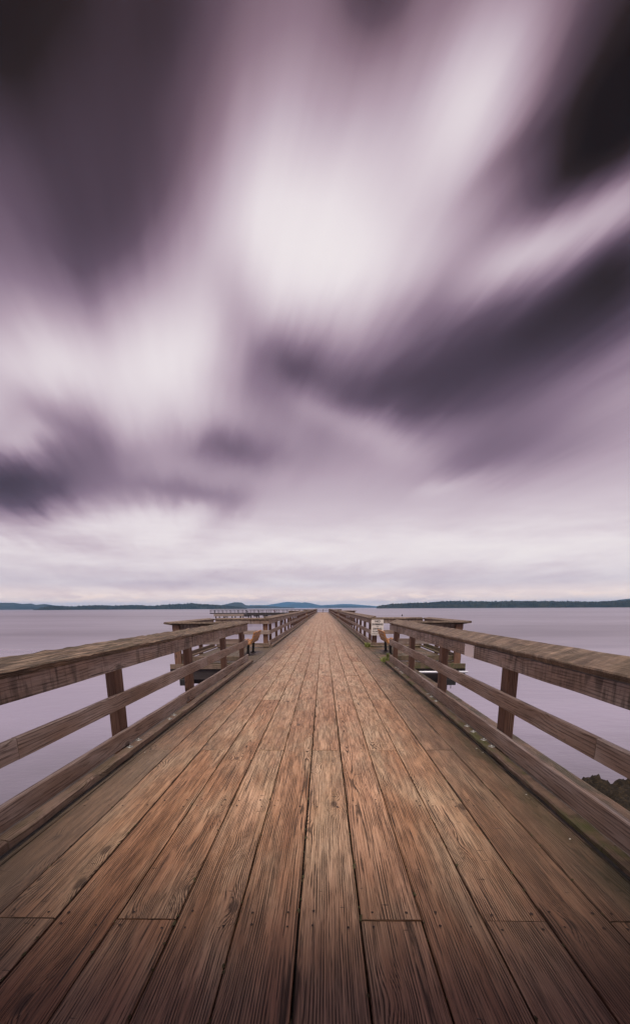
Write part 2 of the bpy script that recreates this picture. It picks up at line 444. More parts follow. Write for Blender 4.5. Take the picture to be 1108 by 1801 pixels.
m, t, b = new_mat('sea_water')
pos = t.n('ShaderNodeNewGeometry').outputs['Position']
n1 = t.noise(t.vm('MULTIPLY', pos, (0.05, 0.16, 1.0)), 1.0, 5.0, 0.55)
n2 = t.noise(t.vm('MULTIPLY', pos, (0.8, 1.4, 1.0)), 1.0, 4.0, 0.6)
n3 = t.noise(t.vm('MULTIPLY', pos, (0.0022, 0.016, 1.0)), 1.0, 4.0, 0.6)
wc = t.mix(t.step(n1, 0.3, 0.7), (0.125, 0.106, 0.15), (0.185, 0.16, 0.215))
wc = t.mix(t.m('MULTIPLY', t.step(n3, 0.42, 0.66), 0.42), wc, (0.085, 0.073, 0.095))
wx, wy, wz_ = t.sep(pos)
shal = t.m('SUBTRACT', 1.0, t.step(wy, 8.0, 70.0))          # milky shallows near the shore
wc = t.mix(t.m('MULTIPLY', shal, 0.75), wc, (0.265, 0.24, 0.325))
bed = t.m('SUBTRACT', 1.0, t.step(t.m('MULTIPLY_ADD', t.noise(pos, 0.5, 3.0), 5.0, wy), 11.0, 24.0))       # dark weedy bottom close inshore
wc = t.mix(t.m('MULTIPLY', bed, 0.8), wc, (0.085, 0.078, 0.098))
t.put(b.inputs['Base Color'], wc)
t.put(b.inputs['Roughness'], t.m('MULTIPLY_ADD', n3, 0.22, 0.20))
b.inputs['Specular IOR Level'].default_value = 0.5
bp = t.n('ShaderNodeBump')
bp.inputs['Distance'].default_value = 0.12
bp.inputs['Strength'].default_value = 0.30
t.put(bp.inputs['Height'], t.m('ADD', n2, t.m('MULTIPLY', n1, 2.0)))
t.put(b.inputs['Normal'], bp.outputs[0])
M_water = m


def forest(name, a, c, sc):
    m, t, b = new_mat(name)
    pos = t.n('ShaderNodeNewGeometry').outputs['Position']
    nz = t.noise(pos, sc, 5.0, 0.65)
    t.put(b.inputs['Base Color'], t.mix(t.step(nz, 0.35, 0.65), a, c))
    b.inputs['Roughness'].default_value = 0.9
    b.inputs['Specular IOR Level'].default_value = 0.1
    return m


M_forest = forest('conifer_forest', (0.009, 0.012, 0.010), (0.026, 0.029, 0.021), 0.02)
M_hill = forest('wooded_hill', (0.015, 0.020, 0.020), (0.036, 0.040, 0.034), 0.004)


# ------------------------------------------------------------------ mesh building
class MB:
    def __init__(self):
        self.v, self.f, self.uv, self.r, self.mi = [], [], [], [], []

    def face(self, idx, uvs, rnd, mi=0):
        self.f.append(idx)
        self.uv.append(uvs)
        self.r.append(rnd)
        self.mi.append(mi)

    def build(self, name, mats, parent=None, smooth=False, inv=None):
        me = bpy.data.meshes.new(name)
        me.from_pydata([tuple(p) for p in self.v], [], self.f)
        l = me.uv_layers.new(name='UVMap')
        k = 0
        for uvs in self.uv:
            for q in uvs:
                l.data[k].uv = q
                k += 1
        at = me.attributes.new('rnd', 'FLOAT', 'FACE')
        at.data.foreach_set('value', self.r)
        for mt in (mats if isinstance(mats, (list, tuple)) else [mats]):
            me.materials.append(mt)
        me.polygons.foreach_set('material_index', self.mi)
        if smooth:
            me.polygons.foreach_set('use_smooth', [True] * len(me.polygons))
        me.update()
        o = bpy.data.objects.new(name, me)
        COL.objects.link(o)
        if parent is not None:
            o.parent = parent
            if parent.type == 'EMPTY' or True:
                o.matrix_parent_inverse = Matrix.Identity(4)
        return o


def board(mb, a, b, width, thick, up=(0, 0, 1), seg=1.0, jit=0.0, jfreq=6.0, cham=0.006, nw=1, mi=0, rnd=None, ends=0.0, skew=0.0):
    """a sawn timber from a to b (centre line); width lies across, thick along `up`"""
    a, b = Vector(a), Vector(b)
    ax = (b - a)
    L = ax.length
    ax.normalize()
    up = Vector(up)
    up = (up - ax * up.dot(ax)).normalized()
    sd = ax.cross(up).normalized()
    rnd = random.random() if rnd is None else rnd
    hw, ht, c = width / 2, thick / 2, cham
    prof = []                                             # (side, up, uv v)
    tops = [-hw + c + (2 * hw - 2 * c) * i / nw for i in range(nw + 1)]
    for s in tops:
        prof.append((s, ht))
    prof.append((hw, ht - c))
    prof.append((hw, -ht + c))
    for s in reversed(tops):
        prof.append((s, -ht))
    prof.append((-hw, -ht + c))
    prof.append((-hw, ht - c))
    n = len(prof)
    seg_n = max(1, int(round(L / seg)))
    base = len(mb.v)
    u0 = random.random() * 50
    for i in range(seg_n + 1):
        q = a + ax * (L * i / seg_n)
        for (s, h) in prof:
            p = q + sd * s + up * h
            if i in (0, seg_n) and ends:
                p = p + ax * (ends * (random.random() - 0.5))
            if jit:
                k = mnoise.noise_vector(Vector((p.x * jfreq * 2.2, p.y * jfreq, p.z * jfreq * 2.2)) + Vector((rnd * 37, 0, 0)))
                p = p + sd * (k.x * jit) + up * (k.z * jit)
            mb.v.append(p)
    def vv(j):
        s, h = prof[j % n]
        return s
    ntop = nw + 1
    for i in range(seg_n):
        ua, ub = u0 + L * i / seg_n, u0 + L * (i + 1) / seg_n
        for j in range(n):
            j2 = (j + 1) % n
            i0, i1 = base + i * n, base + (i + 1) * n
            s0, h0 = prof[j]
            s1, h1 = prof[j2]
            horiz = abs(s1 - s0) > abs(h1 - h0)
            if horiz:
                va, vb, of = s0, s1, 0.0 if h0 > 0 else 7.0
            else:
                va, vb, of = h0, h1, 0.0
            rn = rnd if horiz else (rnd * 0.73 + 0.21) % 1.0
            mb.face((i0 + j, i1 + j, i1 + j2, i0 + j2), ((ua + of, va), (ub + of, va), (ub + of, vb), (ua + of, vb)), rn, mi)
    e0 = [base + j for j in range(n)]
    e1 = [base + seg_n * n + j for j in range(n)]
    mb.face(tuple(e0), [(prof[j][0] * 3, prof[j][1]) for j in range(n)], rnd, mi)
    mb.face(tuple(reversed(e1)), [(prof[j][0] * 3, prof[j][1]) for j in reversed(range(n))], rnd, mi)


def tube(mb, pts, rad, sides=8, mi=0):
    pts = [Vector(p) for p in pts]
    base = len(mb.v)
    for i, p in enumerate(pts):
        d = (pts[min(i + 1, len(pts) - 1)] - pts[max(i - 1, 0)]).normalized()
        x = d.cross(Vector((0.31, 0.2, 0.93))).normalized()
        y = d.cross(x)
        r = rad[i] if isinstance(rad, (list, tuple)) else rad
        for k in range(sides):
            a = 2 * math.pi * k / sides
            mb.v.append(p + x * (r * math.cos(a)) + y * (r * math.sin(a)))
    for i in range(len(pts) - 1):
        for k in range(sides):
            k2 = (k + 1) % sides
            q = (base + i * sides + k, base + i * sides + k2, base + (i + 1) * sides + k2, base + (i + 1) * sides + k)
            mb.face(q, [(i, k / sides), (i, (k + 1) / sides), (i + 1, (k + 1) / sides), (i + 1, k / sides)], 0.5, mi)
    mb.face(tuple(base + k for k in reversed(range(sides))), [(0, 0)] * sides, 0.5, mi)
    mb.face(tuple(base + (len(pts) - 1) * sides + k for k in range(sides)), [(0, 0)] * sides, 0.5, mi)


def dome(mb, c, r, h, sides=10, mi=0, tilt=(0, 0)):
    c = Vector(c)
    base = len(mb.v)
    rot = Matrix.Rotation(tilt[0], 3, 'X') @ Matrix.Rotation(tilt[1], 3, 'Y')
    for rr, z in ((1.0, 0.0), (0.92, 0.55), (0.55, 0.9)):
        for k in range(sides):
            a = 2 * math.pi * k / sides
            mb.v.append(c + rot @ Vector((r * rr * math.cos(a), r * rr * math.sin(a), h * z)))
    mb.v.append(c + rot @ Vector((0, 0, h)))
    for i in range(2):
        for k in range(sides):
            k2 = (k + 1) % sides
            mb.face((base + i * sides + k, base + i * sides + k2, base + (i + 1) * sides + k2, base + (i + 1) * sides + k), [(0, 0)] * 4, 0.5, mi)
    for k in range(sides):
        mb.face((base + 2 * sides + k, base + 2 * sides + (k + 1) % sides, base + 3 * sides), [(0, 0)] * 3, 0.5, mi)
    mb.face(tuple(base + k for k in reversed(range(sides))), [(0, 0)] * sides, 0.5, mi)


def tag(o, label=None, cat=None, group=None, kind=None):
    for k, v in (('label', label), ('category', cat), ('group', group), ('kind', kind)):
        if v:
            o[k] = v
    return o


def thing(name, label, cat, loc=(0, 0, 0), group=None):
    o = bpy.data.objects.new(name, None)
    COL.objects.link(o)
    o.location = loc
    o.empty_display_size = 0.2
    return tag(o, label, cat, group)


class Rel:
    """builds parts in world coordinates and parents them under a thing placed at loc"""
    def __init__(self, th):
        self.t = th

    def part(self, mb, name, mats, smooth=False, parent=None, label=None):
        off = Vector(self.t.location)
        mb.v = [Vector(p) - off for p in mb.v]
        o = mb.build(name, mats, parent or self.t, smooth)
        if label:
            o['label'] = label
        return o


Z_WATER = -3.2
# ------------------------------------------------------------------ sea
mb = MB()
E_ = 34000
mb.v = [Vector((-E_, -3000, Z_WATER)), Vector((E_, -3000, Z_WATER)), Vector((E_, E_, Z_WATER)), Vector((-E_, E_, Z_WATER))]
mb.face((0, 1, 2, 3), [(0, 0)] * 4, 0.5)
tag(mb.build('water', M_water), kind='structure')

# ------------------------------------------------------------------ boardwalk deck
X0, PW = -0.122, 0.303
ROW0, ROWD = 1.955, 2.745
PIER_END = 150.0


def joints(k):
    ys = []
    if k == -1:
        start, step = ROW0 + 2 * ROWD - 3 * ROWD, 3 * ROWD
    elif k % 2 == 0:
        start, step = ROW0 + ROWD - 2 * ROWD, 2 * ROWD
    else:
        start, step = ROW0 - 2 * ROWD, 2 * ROWD
    y = start
    i = 0
    while y < PIER_END - 2:
        if y < 5.5 or random.random() < 0.93:
            ys.append(y if y < 9 else y + (ROWD * random.choice((0, 0, 0, 1, -1)) if random.random() < 0.35 else 0))
        y += step
    return sorted(set(ys))


mb = MB()
for k in range(-8, 8):
    xa, xb = X0 + k * PW, X0 + (k + 1) * PW
    ys = [-6.0] + [y for y in joints(k) if y > -5.5] + [PIER_END]
    for i in range(len(ys) - 1):
        ya, yb = ys[i] + 0.0045, ys[i + 1] - 0.0045
        if yb - ya < 0.5:
            continue
        dz = random.uniform(-0.003, 0.0025)
        g0, g1 = random.uniform(0.003, 0.0065), random.uniform(0.003, 0.0065)
        near = ya < 14
        board(mb, ((xa + g0 + xb - g1) / 2, ya, -0.0375 + dz), ((xa + g0 + xb - g1) / 2, yb, -0.0375 + dz + random.uniform(-.002, .002)), xb - xa - g0 - g1, 0.075,
              seg=0.18 if near else 4.0, jit=0.0022 if near else 0.0, jfreq=3.0, cham=0.005 if near else 0.004, nw=3 if near else 1)
# nails at every bent
y = ROW0 - 2 * ROWD
while y < 34:
    for k in range(-6, 6):
        for dyy in (-0.055, 0.055):
            for fx in (0.2, 0.8):
                if random.random() < 0.8:
                    c = Vector((X0 + (k + fx) * PW + random.uniform(-.02, .02), y + dyy + random.uniform(-.015, .015), 0.0042))
                    r = random.uniform(0.005, 0.0085)
                    base = len(mb.v)
                    for q in range(8):
                        mb.v.append(c + Vector((r * math.cos(q * math.pi / 4), r * math.sin(q * math.pi / 4) * 1.2, 0)))
                    mb.face(tuple(range(base, base + 8)), [(0, 0)] * 8, 0.5, 1)
    y += ROWD / 2
# splinters, moss and grit caught in the gaps
for _ in range(420):
    k = random.randint(-5, 5)
    yy = 0.9 + 14 * random.random() ** 1.6
    c = Vector((X0 + k * PW + random.uniform(-.006, .006), yy, 0.001))
    base = len(mb.v)
    r = random.uniform(0.003, 0.008)
    for q in range(6):
        mb.v.append(c + Vector((r * math.cos(q * math.pi / 3), r * random.uniform(1, 3) * math.sin(q * math.pi / 3), random.uniform(-.003, .004))))
    mb.face(tuple(range(base, base + 6)), [(0, 0)] * 6, 0.5, 2)
M_grit = plain('gap_grit', (0.055, 0.05, 0.02), 0.9)
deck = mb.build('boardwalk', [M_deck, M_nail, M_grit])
tag(deck, kind='structure')

# stringers, caps and piles that carry the deck
mb = MB()
for x in [-2.2, -1.65, -1.1, -0.55, 0.0, 0.55, 1.1, 1.65, 1.95]:
    board(mb, (x, -6, -0.235), (x, PIER_END, -0.235), 0.12, 0.30, seg=200)
y = ROW0 - 2 * ROWD
while y < PIER_END:
    board(mb, (-2.3, y, -0.56), (2.05, y, -0.56), 0.3, 0.34, seg=20)
    if int(round((y - ROW0) / ROWD)) % 2 == 0:
        for x in (-1.6, -0.13, 1.35):
            tube(mb, [(x, y, -0.72), (x * 1.04, y, Z_WATER - 3)], 0.16, 10)
    y += ROWD
# dark sheet added under the planks so that no daylight comes up through the gaps
board(mb, (-0.13, -6, -0.115), (-0.13, PIER_END, -0.115), 4.2, 0.03, seg=200, cham=0.002)
tag(mb.build('pier_substructure', M_beam), kind='structure')

# ------------------------------------------------------------------ railings
LEFT = dict(x=-2.07, s=-1, curb_x=-1.967, curb_z=0.092, toe=(0.095, 0.255), mid=(0.50, 0.652), top=(0.895, 1.088), cap_z=1.10, cap_rise=0.055)
RIGHT = dict(x=1.803, s=1, curb_x=1.70, curb_z=0.070, toe=(0.066, 0.240), mid=(0.50, 0.652), top=(0.90, 1.047), cap_z=1.088, cap_rise=0.080)


def rail_parts(rel, p0, p1, n, S, posts, near=False, mat_cap=None, mat_curb=None, mat_toe=None, curb=True, cap_ext=(0, 0), lens=4.9, low_off=0.0,
               mat_rail=None):
    """boards and posts of one straight length of railing from p0 to p1 (inner face line); n points outwards"""
    p0, p1, n = Vector((*p0, 0)), Vector((*p1, 0)), Vector((*n, 0))
    ax = (p1 - p0)
    L = ax.length
    ax.normalize()
    mat_rail = mat_rail or M_rail

    def pieces(offset, extra0=0.0, extra1=0.0):
        out, a = [], -extra0
        nxt = offset
        while nxt < L + extra1 - 1.2:
            if nxt > a + 1.0:
                out.append((a, nxt))
                a = nxt
            nxt += lens
        out.append((a, L + extra1))
        return out
    sg = 0.12 if near else 3.0
    for nm, (z0, z1), th, off, mt in (('toe_board', S['toe'], 0.042, 0.3 * lens, mat_toe or mat_rail), ('mid_rail', S['mid'], 0.042, 0.62 * lens, mat_rail),
                                      ('top_rail', S['top'], 0.05, 0.5 * lens, M_top)):
        b_ = MB()
        for a, c in pieces(off):
            q = n * (th / 2 + random.uniform(0, 0.002))
            zc = (z0 + z1) / 2 + random.uniform(-.003, .003)
            board(b_, p0 + ax * (a + 0.003) + q + Vector((0, 0, zc)), p0 + ax * (c - 0.003) + q + Vector((0, 0, zc)), z1 - z0, th, up=-n, seg=sg,
                  jit=0.0035 if near else 0, jfreq=2.0, cham=0.006, nw=3 if near else 1, ends=0.006)
        rel.part(b_, nm, mt)
    # cap plank, tilted a little towards the walkway
    b_ = MB()
    wdt, th = 0.235, 0.055
    tl = math.atan2(S['cap_rise'], 0.21)
    upv = (Vector((0, 0, 1)) * math.cos(tl) - n * math.sin(tl))
    side = (n * math.cos(tl) + Vector((0, 0, 1)) * math.sin(tl))
    for a, c in pieces(0.44 * lens, *cap_ext):
        ctr = n * (-0.022) + Vector((0, 0, S['cap_z'] + 0.012)) + side * (wdt / 2) - upv * (th / 2)
        board(b_, p0 + ax * (a + 0.002) + ctr, p0 + ax * (c - 0.002) + ctr, wdt, th, up=upv, seg=0.045 if near else 3.0,
              jit=(0.008 if mat_cap is M_cap_worn else 0.004) if near else 0, jfreq=8.0 if mat_cap is M_cap_worn else 4.0, cham=0.010, nw=8 if near else 1, ends=0.01)
    rel.part(b_, 'cap', mat_cap or M_cap)
    if curb:
        b_ = MB()
        cw = abs(S['x'] - S['curb_x']) - 0.004
        for a, c in pieces(0.55 * lens, 0.02, 0.12):
            ctr = n * (-cw / 2 - 0.002) + Vector((0, 0, S['curb_z'] / 2 + 0.009))
            board(b_, p0 + ax * (a + 0.004) + ctr, p0 + ax * (c - 0.004) + ctr, cw, S['curb_z'] - 0.018, seg=0.07 if near else 3.0, jit=0.006 if near else 0,
                  jfreq=5.0, cham=0.012, nw=3 if near else 1, ends=0.012)
        cb = rel.part(b_, 'curb', mat_curb or M_curb)
    else:
        cb = None
    for d in posts:
        b_ = MB()
        q = p0 + ax * d + n * (0.05 + 0.053)
        zt = S['top'][1] - 0.012
        board(b_, q + Vector((0, 0, -0.34)), q + Vector((0, 0, zt)), 0.185, 0.10, up=-n, seg=0.3, jit=0.003 if near else 0, jfreq=3.0, cham=0.006, nw=2)
        rel.part(b_, 'post', M_post)
    return cb


def bolts(rel, cb, xys, z):
    for x, y in xys:
        b_ = MB()
        dome(b_, (x, y, z), 0.036, 0.006, 12)
        dome(b_, (x, y, z + 0.005), 0.013, 0.012, 8)
        o = rel.part(b_, 'bolt', M_galv, parent=cb)


Y_START = -5.5
# first lengths, beside the camera
tl_ = thing('railing', 'near left railing with cracked weather-eaten cap plank, from the left edge to the left bench', 'railing', (LEFT['x'], 0, 0), 'wooden railings of the pier')
rel = Rel(tl_)
pst = [4.66 - 2.62 * 3, 4.66 - 2.62 * 2, 4.66 - 2.62, 4.66, 7.28, 9.9, 12.15]
cb = rail_parts(rel, (LEFT['x'], Y_START), (LEFT['x'], 12.62), (-1, 0), LEFT, [p - Y_START for p in pst], near=True, mat_cap=M_cap_worn, lens=5.2)
bolts(rel, cb, [(-2.02, 4.52), (-2.03, 4.78), (-2.01, 5.75), (-2.02, 5.97)], LEFT['curb_z'])

tr_ = thing('railing', 'near right railing with sloping grooved cap plank and a small pale plate on it', 'railing', (RIGHT['x'], 0, 0), 'wooden railings of the pier')
rel = Rel(tr_)
cb = rail_parts(rel, (RIGHT['x'], Y_START), (RIGHT['x'], 12.62), (1, 0), RIGHT, [p - Y_START for p in pst], near=True, mat_cap=M_cap, mat_curb=M_curb_moss, lens=5.2)
bolts(rel, cb, [(1.765, 4.61), (1.768, 4.86), (1.762, 5.2), (1.768, 5.46), (1.76, 7.0), (1.764, 7.35), (1.76, 7.58), (1.76, 10.11), (1.76, 10.33), (1.77, 10.78), (1.77, 11.09)], RIGHT['curb_z'])

OPEN = [(12.75, 17.78), (57.0, 62.0), (101.0, 106.0)]
spans = [(OPEN[0][1], OPEN[1][0], 'running on beyond the orange bench'),
         (OPEN[1][1], OPEN[2][0], 'in the middle distance, second beyond the orange bench'),
         (OPEN[2][1], PIER_END, 'far off, ending at the pipe railing across the pier')]
for i, (ya, yb, txt) in enumerate(spans):
    for S, sd, nm in ((LEFT, -1, 'left'), (RIGHT, 1, 'right')):
        th = thing('railing', '%s brown railing %s' % (nm + '-hand', txt), 'railing', (S['x'], ya, 0), 'wooden railings of the pier')
        rel = Rel(th)
        ps = []
        y = ya + 1.1
        while y < yb - 0.3:
            ps.append(y - ya)
            y += 2.46
        rail_parts(rel, (S['x'], ya), (S['x'], yb), (sd, 0), S, ps, mat_curb=M_curb_moss if sd > 0 else M_curb)

# ------------------------------------------------------------------ unseen canopy added behind and above the viewer to shade the nearest planks
sh = bpy.data.objects.new('added_shade_canopy', None)
COL.objects.link(sh)
sh.location = (-0.13, -2.0, 0)
tag(sh, kind='structure')
rel = Rel(sh)
b_ = MB()
for k in range(9):
    yy = 0.80 - k * 0.62
    board(b_, (-4.4, yy, 3.40), (4.15, yy, 3.40), 0.60, 0.06, seg=8)
rel.part(b_, 'shade_roof', M_beam)
for x in (-2.45, 2.19):
    for yy in (-1.2, -4.1):
        b_ = MB()
        board(b_, (x, yy, 0.0), (x, yy, 3.36), 0.15, 0.15, up=(0, 1, 0), seg=4)
        rel.part(b_, 'post', M_post)

# ------------------------------------------------------------------ side platforms with their three-sided railings
PX = {-1: -4.20, 1: 3.84}
ordn = ['first', 'second', 'third']
for i, (ya, yb) in enumerate(OPEN):
    for sd, S, nm in ((-1, LEFT, 'left'), (1, RIGHT, 'right')):
        xo = PX[sd]
        xi = S['x']
        th = thing('viewing_platform', '%s small timber side platform on the %s of the boardwalk, %s' %
                   (('nearest', 'middle', 'farthest')[i], nm, ('behind the wooden bench', 'halfway down the pier', 'close to the pier end')[i]), 'platform', (xi, ya, 0), 'side platforms of the pier')
        rel = Rel(th)
        b_ = MB()
        x = xi - sd * 0.0
        w = 0.24
        xs = xi + sd * 0.06 if False else xi
        nb = int(abs(xo - xi) / w)
        for q in range(nb + 1):
            xa = xi + sd * (q * w + w / 2 + (0.006 if sd > 0 else 0.12) )
            if abs(xa) + w / 2 > abs(xo) + 0.12:
                break
            board(b_, (xa, ya + 0.02, -0.0385), (xa, yb + 0.1, -0.0385), w - 0.01, 0.075, seg=8)
        rel.part(b_, 'deck', M_deck)
        for yy in (ya + 0.10, (ya + yb) / 2, yb - 0.10):
            b_ = MB()
            board(b_, (xi + sd * 0.28, yy, -0.32), (xo + sd * 0.12, yy, -0.32), 0.26, 0.30, seg=8)
            rel.part(b_, 'beam', M_beam)
        b_ = MB()
        board(b_, (xi + sd * 0.4, ya + 0.45, -0.56), (xo - sd * 0.1, ya + 0.45, -0.56), 0.24, 0.17, seg=8)
        rel.part(b_, 'beam', M_beam)
        b_ = MB()
        board(b_, (xi + sd * 0.26, ya - 0.05, -0.10), (xo + sd * 0.10, ya - 0.05, -0.10), 0.05, 0.14, seg=8)
        rel.part(b_, 'edge_board', M_mossy if sd > 0 else M_curb)
        for x_ in (xo - sd * 0.55, xi + sd * 0.8):
            b_ = MB()
            tube(b_, [(x_, yb - 0.6, -0.45), (x_, yb - 0.6, Z_WATER - 3)], 0.15, 10)
            rel.part(b_, 'pile', M_beam)
        if i == 0:
            b_ = MB()
            for q in (-0.05, 0.06):
                board(b_, (xo - sd * 0.32 + q, ya - 0.03, -0.44), (xo - sd * 0.32 + q, ya - 0.03, -0.80 + 0.06 * (q > 0)), 0.016, 0.016, up=(0, 1, 0), seg=1, cham=.002)
            board(b_, (xo - sd * 0.42, ya - 0.03, -0.55), (xo - sd * 0.14, ya - 0.03, -0.55), 0.10, 0.17, seg=1, cham=.004)
            rel.part(b_, 'hanging_bracket', M_iron)
        if i == 0 and sd > 0:
            b_ = MB()
            tube(b_, [(xi + 0.3, ya - 0.10, -0.265), (xo + 0.17, ya - 0.10, -0.262)], 0.030, 10)
            rel.part(b_, 'pipe', M_pipe, smooth=True)
        # the railing round it
        tr = thing('railing', '%s railing round the %s platform, %s' %
                   (('mossy' if sd > 0 else 'dark weathered') if i == 0 else 'distant', nm,
                    ('by the orange bench', 'at the second opening', 'at the last opening')[i]), 'railing', (xo, ya, 0), 'railings round the side platforms')
        rel = Rel(tr)
        far_posts = [0.12, abs(xo - xi) - 0.12] if i == 0 else [0.12, abs(xo - xi) - 0.12]
        SP = dict(S)
        SP['cap_z'], SP['cap_rise'], SP['top'] = 1.085, 0.03, (0.90, 1.055)
        SP['toe'] = (0.04, 0.17)
        SP['curb_z'] = 0.07
        W_ = abs(xo - xi)
        # far side, near side, outer side
        rail_parts(rel, (xi + sd * 0.03, yb), (xo - sd * 0.05, yb), (0, 1), SP, [0.14, W_ / 2, W_ - 0.2], mat_toe=M_curb, mat_curb=M_mossy if i == 0 and sd > 0 else M_curb, lens=9)
        SN = dict(SP)
        rail_parts(rel, (xi + sd * 0.12, ya + 0.16), (xo - sd * 0.05, ya + 0.16), (0, -1), SN, [W_ - 0.23], mat_toe=M_mossy if i == 0 and sd > 0 else M_curb, curb=False, cap_ext=(0, 0.1), lens=9)
        rail_parts(rel, (xo, ya + 0.20), (xo, yb - 0.04), (sd, 0), SP, [1.6, 3.1], mat_toe=M_mossy if sd > 0 else M_curb, mat_curb=M_mossy if i == 0 and sd > 0 else M_curb, cap_ext=(0.2, 0.15), lens=9)

# ------------------------------------------------------------------ benches (both face outwards, their backs to the walkway)
def bench(name, label, cat, loc, sd, group, length=1.65, mats=(None, None)):
    th = thing(name, label, cat, loc, group)
    ms, mi_ = mats[0] or M_slat, mats[1] or M_iron
    o = Vector(loc)
    # profile points (outward distance from the back's top, height)
    back = [(0.00, 0.74), (0.035, 0.63), (0.075, 0.52), (0.125, 0.415)]
    seat = [(0.19, 0.365), (0.285, 0.372), (0.38, 0.388), (0.475, 0.41)]
    rel = Rel(th)
    def P(d, z, y):
        return Vector((o.x + sd * d, o.y + y, o.z + z))
    for (d0, z0), (d1, z1) in zip([(0.0, 0.76)] + [((a[0] + b[0]) / 2, (a[1] + b[1]) / 2) for a, b in zip(back, back[1:])] ,
                                  [((a[0] + b[0]) / 2, (a[1] + b[1]) / 2) for a, b in zip(back, back[1:])] + [(0.15, 0.375)]):
        b_ = MB()
        dr = Vector((sd * (d1 - d0), 0, z1 - z0))
        w = dr.length - 0.016
        nrm = dr.normalized().cross(Vector((0, 1, 0)))
        c = (P(d0, z0, 0) + P(d1, z1, 0)) / 2
        board(b_, c + Vector((0, -length / 2, 0)), c + Vector((0, length / 2, 0)), w, 0.036, up=nrm, seg=0.6, cham=0.006)
        rel.part(b_, 'back_slat', ms)
    for d, z in seat:
        b_ = MB()
        board(b_, P(d, z + 0.02, -length / 2), P(d, z + 0.02, length / 2), 0.085, 0.036, seg=0.6, cham=0.006)
        rel.part(b_, 'seat_slat', ms)
    for yy in (-length * 0.34, length * 0.34):
        b_ = MB()
        pts = [P(d + 0.035, z - 0.01, yy) for d, z in ([(0.0, 0.73)] + back[1:] + [(0.20, 0.335)] + [(a, c - 0.025) for a, c in seat[1:]])]
        for a, c in zip(pts, pts[1:]):
            board(b_, a, c + (c - a) * 0.1, 0.05, 0.03, up=(0, 0.02, 1) if abs((c - a).z) < 0.05 else (sd, 0, 0.2), seg=1, cham=.003)
        rel.part(b_, 'side_bracket', mi_)
        b_ = MB()
        board(b_, P(0.27, 0.0, yy), P(0.24, 0.36, yy), 0.075, 0.075, up=(1, 0, 0), seg=1, cham=.008)
        board(b_, P(0.27, 0.004, yy) + Vector((0, 0, 0.002)), P(0.27, 0.014, yy) + Vector((0, 0, 0.004)), 0.16, 0.16, up=(1, 0, 0), seg=1, cham=.002)
        rel.part(b_, 'leg', mi_)
    return th


bench('bench', 'orange slatted bench on black legs at the left platform, its back to the walkway', 'bench', (-2.18, 15.35, 0), -1, 'slatted benches on the first platforms')
bench('bench', 'orange slatted bench on black legs at the right platform, in front of the warning sign', 'bench', (1.93, 15.6, 0), 1, 'slatted benches on the first platforms', 1.75)

# ------------------------------------------------------------------ warning sign
sg_ = thing('sign', 'white NO SWIMMING OR DIVING sign fixed to the railing behind the right bench', 'sign', (2.065, 17.74, 0.75))
rel = Rel(sg_)
b_ = MB()
board(b_, (2.065, 17.735, 0.455), (2.065, 17.735, 1.045), 0.47, 0.012, up=(0, -1, 0), seg=1, cham=.004)
rel.part(b_, 'sign_panel', M_white)
for txt, z, sz, wd in (('NO', 0.945, 0.105, 0.20), ('SWIMMING', 0.835, 0.095, 0.42), ('OR', 0.77, 0.045, 0.09), ('DIVING', 0.665, 0.095, 0.33), ('FROM THIS', 0.575, 0.072, 0.38), ('STRUCTURE', 0.49, 0.072, 0.40)):
    cu_ = bpy.data.curves.new('lettering', 'FONT')
    cu_.body = txt
    cu_.align_x = 'CENTER'
    cu_.size = sz
    cu_.offset = 0.0035 if sz > 0.08 else 0.001
    tmp = bpy.data.objects.new('lettering', cu_)
    COL.objects.link(tmp)
    bpy.context.view_layer.update()
    dg = bpy.context.evaluated_depsgraph_get()
    me = bpy.data.meshes.new_from_object(tmp.evaluated_get(dg))
    bpy.data.objects.remove(tmp)
    xs = [v.co.x for v in me.vertices]
    k = wd / (max(xs) - min(xs))
    for v in me.vertices:
        v.co = Vector((v.co.x * k, -0.014, v.co.y * 1.05 + z - 0.75))
    me.materials.clear()
    me.materials.append(M_ink)
    lo = bpy.data.objects.new('lettering', me)
    COL.objects.link(lo)
    lo.parent = sg_

# pale plate on the near right railing
pl = thing('plaque', 'small pale metal plate on the upper board of the near right railing', 'plaque', (1.80, 5.68, 0.97))
rel = Rel(pl)
b_ = MB()
board(b_, (1.7985, 5.50, 0.972), (1.7985, 5.86, 0.972), 0.150, 0.004, up=(-1, 0, 0), seg=1, cham=.001)
rel.part(b_, 'plate', M_plaque)
for dy_ in (-0.16, 0.16):
    for dz_ in (-0.055, 0.055):
        b_ = MB()
        tube(b_, [(1.797, 5.68 + dy_, 0.972 + dz_), (1.7945, 5.68 + dy_, 0.972 + dz_)], 0.006, 8)
        rel.part(b_, 'screw', M_galv)

